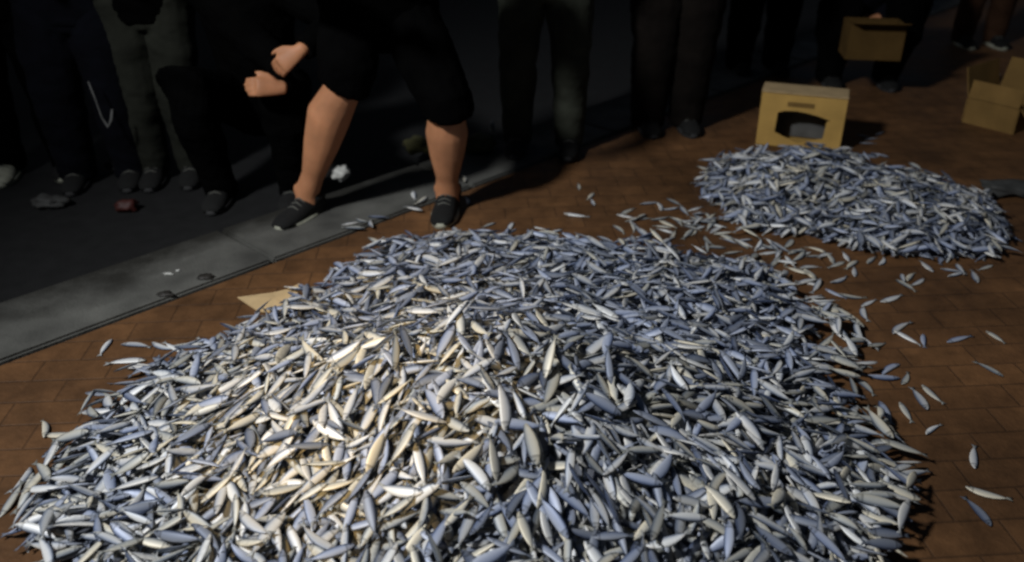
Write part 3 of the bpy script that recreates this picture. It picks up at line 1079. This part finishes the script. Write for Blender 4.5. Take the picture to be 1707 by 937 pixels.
aL.z = 0.09 + kerb_top
aR.z = 0.085
px_, pz = (aL.x + aR.x) / 2 + 0.04, 0.80
J = dict(pelvis=rel((px_, YF + 0.10, pz)), chest=rel((px_ - 0.02, YF - 0.08, pz + 0.30)), neck=rel((px_ - 0.03, YF - 0.18, pz + 0.47)), head=rel((px_ - 0.04, YF - 0.25, pz + 0.58)),
         shL=rel((px_ - 0.21, YF - 0.13, pz + 0.42)), shR=rel((px_ + 0.18, YF - 0.13, pz + 0.42)), elL=rel((px_ - 0.30, YF - 0.2, pz + 0.17)), elR=rel((px_ + 0.27, YF - 0.2, pz + 0.17)),
         wrL=rel((px_ - 0.13, YF - 0.36, pz + 0.20)), wrR=rel((px_ + 0.12, YF - 0.36, pz + 0.24)), hdL=(0.8, -0.4, 0.1), hdR=(-0.8, -0.4, 0.1),
         hipL=rel((px_ - 0.11, YF + 0.08, pz - 0.03)), hipR=rel((px_ + 0.11, YF + 0.08, pz - 0.03)), knL=rel(kL), knR=rel(kR), anL=rel(aL), anR=rel(aR),
         fat=1.14, calfL=(-0.018, 0.012, 0), calfR=(0.0, 0.012, 0))
person('man in black shorts with bare calves standing over the large fish heap', J, M['black'], M['black'], M['shoe'], {'L': M['sole'], 'R': M['sole']},
       hem='short', hems={'L': 0.09, 'R': 0.11}, loc=tuple(org), toe={'L': (-0.5, -0.87), 'R': (-0.1, -1.0)}, voxel=0.009, wide=1.25)

# --- crouching person with clasped hands
Yc = 3.72
h1, h2 = aty(484, 96, Yc - 0.42), aty(452, 158, Yc - 0.40)
oc = Vector((aty(442, 300, Yc).x, Yc, RZ))
J = crouching()


def relc(v):
    return tuple(Vector(v) - oc)


for k in J:
    if k not in ('fwd', 'curl') and k[:2] not in ('an',):
        J[k] = (J[k][0], J[k][1], J[k][2] + 0.08)
J['wrR'] = relc(aty(500, 84, Yc - 0.40))
J['wrL'] = relc(aty(468, 147, Yc - 0.37))
J['elR'] = (J['wrR'][0] + 0.13, J['wrR'][1] + 0.18, J['wrR'][2] + 0.06)
J['elL'] = (J['wrL'][0] - 0.05, J['wrL'][1] + 0.22, J['wrL'][2] + 0.03)
for k in ('chest', 'neck', 'head', 'shL', 'shR'):
    J[k] = (J[k][0], J[k][1] + 0.10, J[k][2] + 0.07)
J['hdR'] = tuple(aty(444, 128, Yc - 0.44) - aty(500, 84, Yc - 0.40))
J['hdL'] = tuple(aty(400, 143, Yc - 0.43) - aty(468, 147, Yc - 0.37))
J['hnR'] = (0.1, 0.9, -0.2)
J['hnL'] = (0.1, 0.9, -0.35)
J['thR'] = -1
J['thL'] = -1
J['curl'] = 0.62
J['hand'] = 0.178
person('person in black crouching behind the kerb with both bare hands held together', J, M['black'], M['black'], M['shoe'], M['darksole'], loc=tuple(oc), voxel=0.0065, ground=0.0)

# --- standing onlookers
def stand(label, px, py, top, tr, sep=0.24, z=0.0, rz=0.0, sole='darksole', wide=1.0, h=1.6, shoe_m='shoe'):
    p = at(px, py, z)
    return person(label, standing(sep, 0.02, h), M[top], M[tr], ({k: M[v] for k, v in shoe_m.items()} if isinstance(shoe_m, dict) else M[shoe_m]), M[sole], loc=tuple(p), rz=R(rz), wide=wide)


stand('standing person in grey green trousers and black shoes behind the kerb', 905, 250, 'black', 'greygreen', 0.25, kerb_top, -6)
stand('standing person in wide brownish black trousers near the cardboard box', 1112, 216, 'blackwarm', 'blackwarm', 0.20, 0, 4, wide=1.30)
stand('standing person in olive grey trousers behind the crouching figures on the road', 292, 300, 'black', 'olive', 0.17, RZ, 8)
stand('standing person all in black with one pale shoe at the far left', 66, 290, 'black', 'black', 0.26, RZ, 14, sole='sole', wide=1.15, shoe_m={'L': 'sole', 'R': 'shoe'})
navy = stand('standing person in navy black clothes between the olive trousers and pale shoe', 178, 305, 'navy', 'navy', 0.24, RZ, 10, wide=1.2)
bm = bmesh.new()
yn = navy.location.y - 0.17
loft(bm, [aty(147, 136, yn), aty(158, 163, yn - 0.01), aty(170, 196, yn - 0.005), aty(180, 212, yn), aty(186, 200, yn - 0.005), aty(187, 182, yn)], [0.003, 0.0035, 0.004, 0.006, 0.007, 0.004], n=8)
bmesh.ops.transform(bm, matrix=(Matrix.Translation(navy.location) @ Matrix.Rotation(navy.rotation_euler.z, 4, 'Z')).inverted(), verts=bm.verts)
build('drawstring', bm, M['cord'], navy)
stand('standing person in brown trousers and white soled shoes behind the open carton', 1630, 76, 'black', 'brown', 0.22, 0, 0, sole='sole')
stand('standing person in black behind the cardboard box', 1262, 120, 'black', 'black', 0.24, 0, 5, wide=1.2)
J = crouching()
p = at(1428, 140, 0)
J = crouching()
J['wrL'] = (-0.03, -0.16, 0.36)
J['wrR'] = (0.03, -0.20, 0.40)
J['elL'] = (-0.19, -0.10, 0.46)
J['elR'] = (0.19, -0.10, 0.46)
J['hdL'] = (0.9, -0.1, -0.1)
J['hdR'] = (-0.9, -0.1, -0.1)
person('person in black squatting with a brown carton on the knees', J, M['navy'], M['black'], M['shoe'], M['darksole'], loc=(p.x, p.y + 0.12, 0), rz=R(-4), sleeves='long', wide=1.15)
CARTON_AT = Vector((p.x - 0.08, p.y - 0.30, 0.24))


# ------------------------------------------------------------------ cartons
def holed_carton(name, label):
    fl, fr = at(1259, 241), at(1398, 256)
    w = (fr - fl).length
    top = aty(1330, 159, (fl.y + fr.y) / 2).z
    h, d, t = top, 0.165, 0.006
    c = (fl + fr) / 2
    root = empty(name, (c.x, c.y, 0), math.atan2(fr.y - fl.y, fr.x - fl.x))
    tag(root, label, 'box')

    def X(px):
        return (px - 1259) / (1398 - 1259) * w - w / 2

    def Z(py):
        return h * (250 - py) / (250 - 157)
    bm = bmesh.new()
    box_bm(bm, (-w / 2 + t / 2, d / 2, h / 2), (t, d - 2 * t - 0.004, h - 0.006))
    box_bm(bm, (w / 2 - t / 2, d / 2, h / 2), (t, d - 2 * t - 0.004, h - 0.006))
    box_bm(bm, (0, d - t / 2, h / 2), (w, t, h - 0.004))
    box_bm(bm, (0, d / 2, t / 2 + 0.001), (w - 2 * t - 0.002, d - 2 * t - 0.002, t))
    build('shell', bm, M['card'], root, smooth=False)
    bm = bmesh.new()
    box_bm(bm, (0, d / 2 - 0.002, h + 0.002), (w + 0.006, d + 0.002, t))
    bmesh.ops.bevel(bm, geom=bm.edges[:], offset=0.0025, segments=2, affect='EDGES')
    build('lid', bm, M['cardlight'], root, smooth=False)
    # front with a torn opening
    bm = bmesh.new()
    hole = [(X(1288), Z(224)), (X(1289), Z(190)), (X(1300), Z(186)), (X(1320), Z(185)), (X(1338), Z(187)), (X(1355), Z(190)), (X(1376), Z(196)), (X(1370), Z(199)), (X(1368), Z(228)), (X(1350), Z(232)), (X(1330), Z(240)), (X(1302), Z(230))]
    outer = [(-w / 2, 0.004), (-w / 2, h * 0.6), (-w / 2, h - 0.004), (-w / 6, h - 0.004), (w / 6, h - 0.004), (w / 2, h - 0.004), (w / 2, h * 0.55), (w / 2, 0.004), (w / 4, 0.004), (0, 0.004), (-w / 6, 0.004), (-w / 3, 0.004)]
    # pair outer and hole points round the clock
    order = [(0, 0), (1, 0), (1, 1), (2, 1), (2, 2), (3, 2), (3, 3), (3, 4), (4, 4), (4, 5), (5, 5), (5, 6), (6, 6), (6, 7), (7, 7), (7, 8), (8, 8), (8, 9), (9, 9), (9, 10), (10, 10), (10, 11), (11, 11), (0, 11), (0, 0)]
    vs = {}
    for side_, yy in (('f', 0.0), ('b', t)):
        for i, (x, z) in enumerate(outer):
            vs[side_ + 'o%d' % i] = bm.verts.new((x, yy, z))
        for i, (x, z) in enumerate(hole):
            vs[side_ + 'h%d' % i] = bm.verts.new((x, yy, z))
        for (a1, b1), (a2, b2) in zip(order, order[1:]):
            tri = [vs[side_ + 'o%d' % a1], vs[side_ + 'h%d' % b1]]
            tri.append(vs[side_ + 'o%d' % a2] if a1 != a2 else vs[side_ + 'h%d' % b2])
            bm.faces.new(tri)
    for n_, pre in ((len(outer), 'o'), (len(hole), 'h')):
        for i in range(n_):
            j = (i + 1) % n_
            bm.faces.new((vs['f%s%d' % (pre, i)], vs['f%s%d' % (pre, j)], vs['b%s%d' % (pre, j)], vs['b%s%d' % (pre, i)]))
    build('front_panel', bm, M['card'], root, smooth=False)
    bm = bmesh.new()
    box_bm(bm, (0, d - t - 0.012, h / 2), (w - 3 * t, 0.006, h - 0.03))
    build('liner', bm, M['liner'], root, smooth=False)
    bm = bmesh.new()
    box_bm(bm, ((X(1303) + X(1347)) / 2, -0.0012, Z(174)), (X(1347) - X(1303), 0.0016, 0.022))
    build('tape', bm, M['carddark'], root, smooth=False)
    return root


holed_carton('cardboard_box', 'yellow brown cardboard box with a dark torn hole behind the smaller heap')


def open_carton(name, label, loc, rz, w, d, h, m, flaps):
    root = empty(name, loc, rz)
    tag(root, label, 'box')
    t = 0.006
    bm = bmesh.new()
    box_bm(bm, (0, 0, t / 2 + 0.001), (w - 0.004, d - 0.004, t))
    box_bm(bm, (-w / 2 + t / 2, 0, h / 2), (t, d - 2 * t - 0.003, h))
    box_bm(bm, (w / 2 - t / 2, 0, h / 2), (t, d - 2 * t - 0.003, h))
    box_bm(bm, (0, -d / 2 + t / 2, h / 2), (w, t, h - 0.003))
    box_bm(bm, (0, d / 2 - t / 2, h / 2), (w, t, h - 0.003))
    build('box_body', bm, m, root, smooth=False)
    for (sd, ang, ln) in flaps:
        bm = bmesh.new()
        if sd in 'fb':
            wd_, hinge, az = w - 0.01, Vector((0, (-d / 2 if sd == 'f' else d / 2), h)), (0 if sd == 'f' else PI)
        else:
            wd_, hinge, az = d - 0.01, Vector(((-w / 2 if sd == 'l' else w / 2), 0, h)), (-PI / 2 if sd == 'l' else PI / 2)
        mt = Matrix.Translation(hinge) @ Matrix.Rotation(az, 4, 'Z') @ Matrix.Rotation(R(ang), 4, 'X') @ Matrix.Translation((0, -ln / 2 - 0.003, 0.003))
        bmesh.ops.create_cube(bm, size=1, matrix=mt @ Matrix.Diagonal((wd_, ln, 0.005, 1)))
        build('flap', bm, m, root, smooth=False)
    return root


c0 = at(1664, 226)
open_carton('cardboard_carton', 'open dull yellow carton with raised flaps lying at the right edge', (c0.x + 0.13, c0.y + 0.22, 0), R(38), 0.34, 0.27, 0.13, M['carddark'], [('l', -100, 0.09), ('r', -70, 0.16), ('b', -75, 0.15), ('f', 48, 0.10)])
open_carton('cardboard_carton', 'brown carton resting on the knees of the squatting person', tuple(CARTON_AT), R(-8), 0.29, 0.2, 0.19, M['cardbrown'], [('f', -14, 0.09)])


# ------------------------------------------------------------------ litter
def crumple(name, label, cat, loc, size, m, seed, flat=0.5, sub=3, amp=0.45, group=None):
    bm = bmesh.new()
    bmesh.ops.create_icosphere(bm, subdivisions=sub, radius=1)
    for v in bm.verts:
        p = v.co * 1.7 + Vector((seed, seed * 1.3, -seed))
        v.co *= 1 + amp * (noise.noise(p) + 0.5 * noise.noise(p * 2.7) - 0.4 * abs(noise.noise(p * 1.9)))
        v.co = Vector((v.co.x * size[0], v.co.y * size[1], v.co.z * size[2]))
    zmin = min(v.co.z for v in bm.verts)
    for v in bm.verts:
        v.co.z = max(v.co.z - zmin - size[2] * 0.25, 0)
    o = build(name, bm, m, None, loc, smooth=True)
    return tag(o, label, cat, group)


def sheet(name, label, cat, pts, m, th=0.004, group=None):
    """a stiff scrap: outline points with heights, given thickness"""
    bm = bmesh.new()
    c = sum((Vector(p) for p in pts), Vector()) / len(pts)
    top = [bm.verts.new(Vector(p) - c + Vector((0, 0, th))) for p in pts]
    bot = [bm.verts.new(Vector(p) - c) for p in pts]
    n = len(pts)
    ct = bm.verts.new((0, 0, th + 0.004))
    cb = bm.verts.new((0, 0, 0.004))
    for i in range(n):
        j = (i + 1) % n
        bm.faces.new((top[i], top[j], ct))
        bm.faces.new((bot[j], bot[i], cb))
        bm.faces.new((top[i], bot[i], bot[j], top[j]))
    o = build(name, bm, m, None, c, smooth=False)
    return tag(o, label, cat, group)


sheet('cardboard_scrap', 'torn tan cardboard scrap stuck out of the left side of the large heap', 'cardboard scrap',
      [at(396, 497, 0.006), at(430, 520, 0.004), at(470, 524, 0.006), at(492, 512, 0.012), at(500, 474, 0.05), at(478, 484, 0.035), at(455, 489, 0.02)], M['cardlight'])
crumple('plastic_bag', 'crumpled whitish bag scrap on the kerb between the legs in shorts', 'litter', at(570, 300, kerb_top), (0.042, 0.04, 0.035), M['white'], 2.1)
crumple('paper_scrap', 'small bright white scrap right of the bare leg beside the grey green trousers', 'litter', at(821, 222, kerb_top), (0.012, 0.02, 0.034), M['white'], 5.1)
crumple('leaf_clump', 'dull yellow green clump left of the right bare leg', 'leaf litter', at(697, 252, kerb_top), (0.07, 0.07, 0.035), M['yellowgreen'], 3.3)
crumple('leaf_clump', 'dull yellow green clump right of the right bare leg', 'leaf litter', at(795, 250, kerb_top), (0.085, 0.08, 0.04), M['yellowgreen'], 8.3)
crumple('plastic_scrap', 'small dull red plastic scrap on the road at left', 'litter', at(212, 352, RZ), (0.05, 0.035, 0.03), M['red'], 4.4)
crumple('plastic_bag', 'dim grey bag scrap on the road above the red scrap', 'litter', at(200, 285, RZ), (0.05, 0.045, 0.045), M['grey'], 6.9)
crumple('plastic_bag', 'dim grey bag scrap on the road left of the red scrap', 'litter', at(85, 345, RZ), (0.07, 0.05, 0.03), M['grey'], 7.9)
crumple('plastic_bag', 'off white bag scrap lying left of the open carton', 'litter', at(1636, 136, 0), (0.085, 0.06, 0.05), M['white'], 12.3)
crumple('plastic_bag', 'dull grey bag lying on brick beyond the right end of the smaller heap', 'litter', at(1680, 325, 0), (0.12, 0.06, 0.035), M['grey'], 1.7)
crumple('paper_scrap', 'tiny white scrap on the kerb, longer of two near each other', 'litter', at(281, 459, kerb_top), (0.018, 0.006, 0.005), M['white'], 1.1)
crumple('paper_scrap', 'tiny white scrap on the kerb, shorter of two near each other', 'litter', at(297, 453, kerb_top), (0.008, 0.006, 0.005), M['white'], 2.2)
crumple('dead_leaf', 'dark leaf on the grey kerb nearer the brick edge', 'leaf', at(276, 492, kerb_top), (0.028, 0.017, 0.006), M['darkleaf'], 3.1)
crumple('dead_leaf', 'dark leaf on the grey kerb nearer the joint between stones', 'leaf', at(344, 464, kerb_top), (0.028, 0.020, 0.007), M['darkleaf'], 4.7)
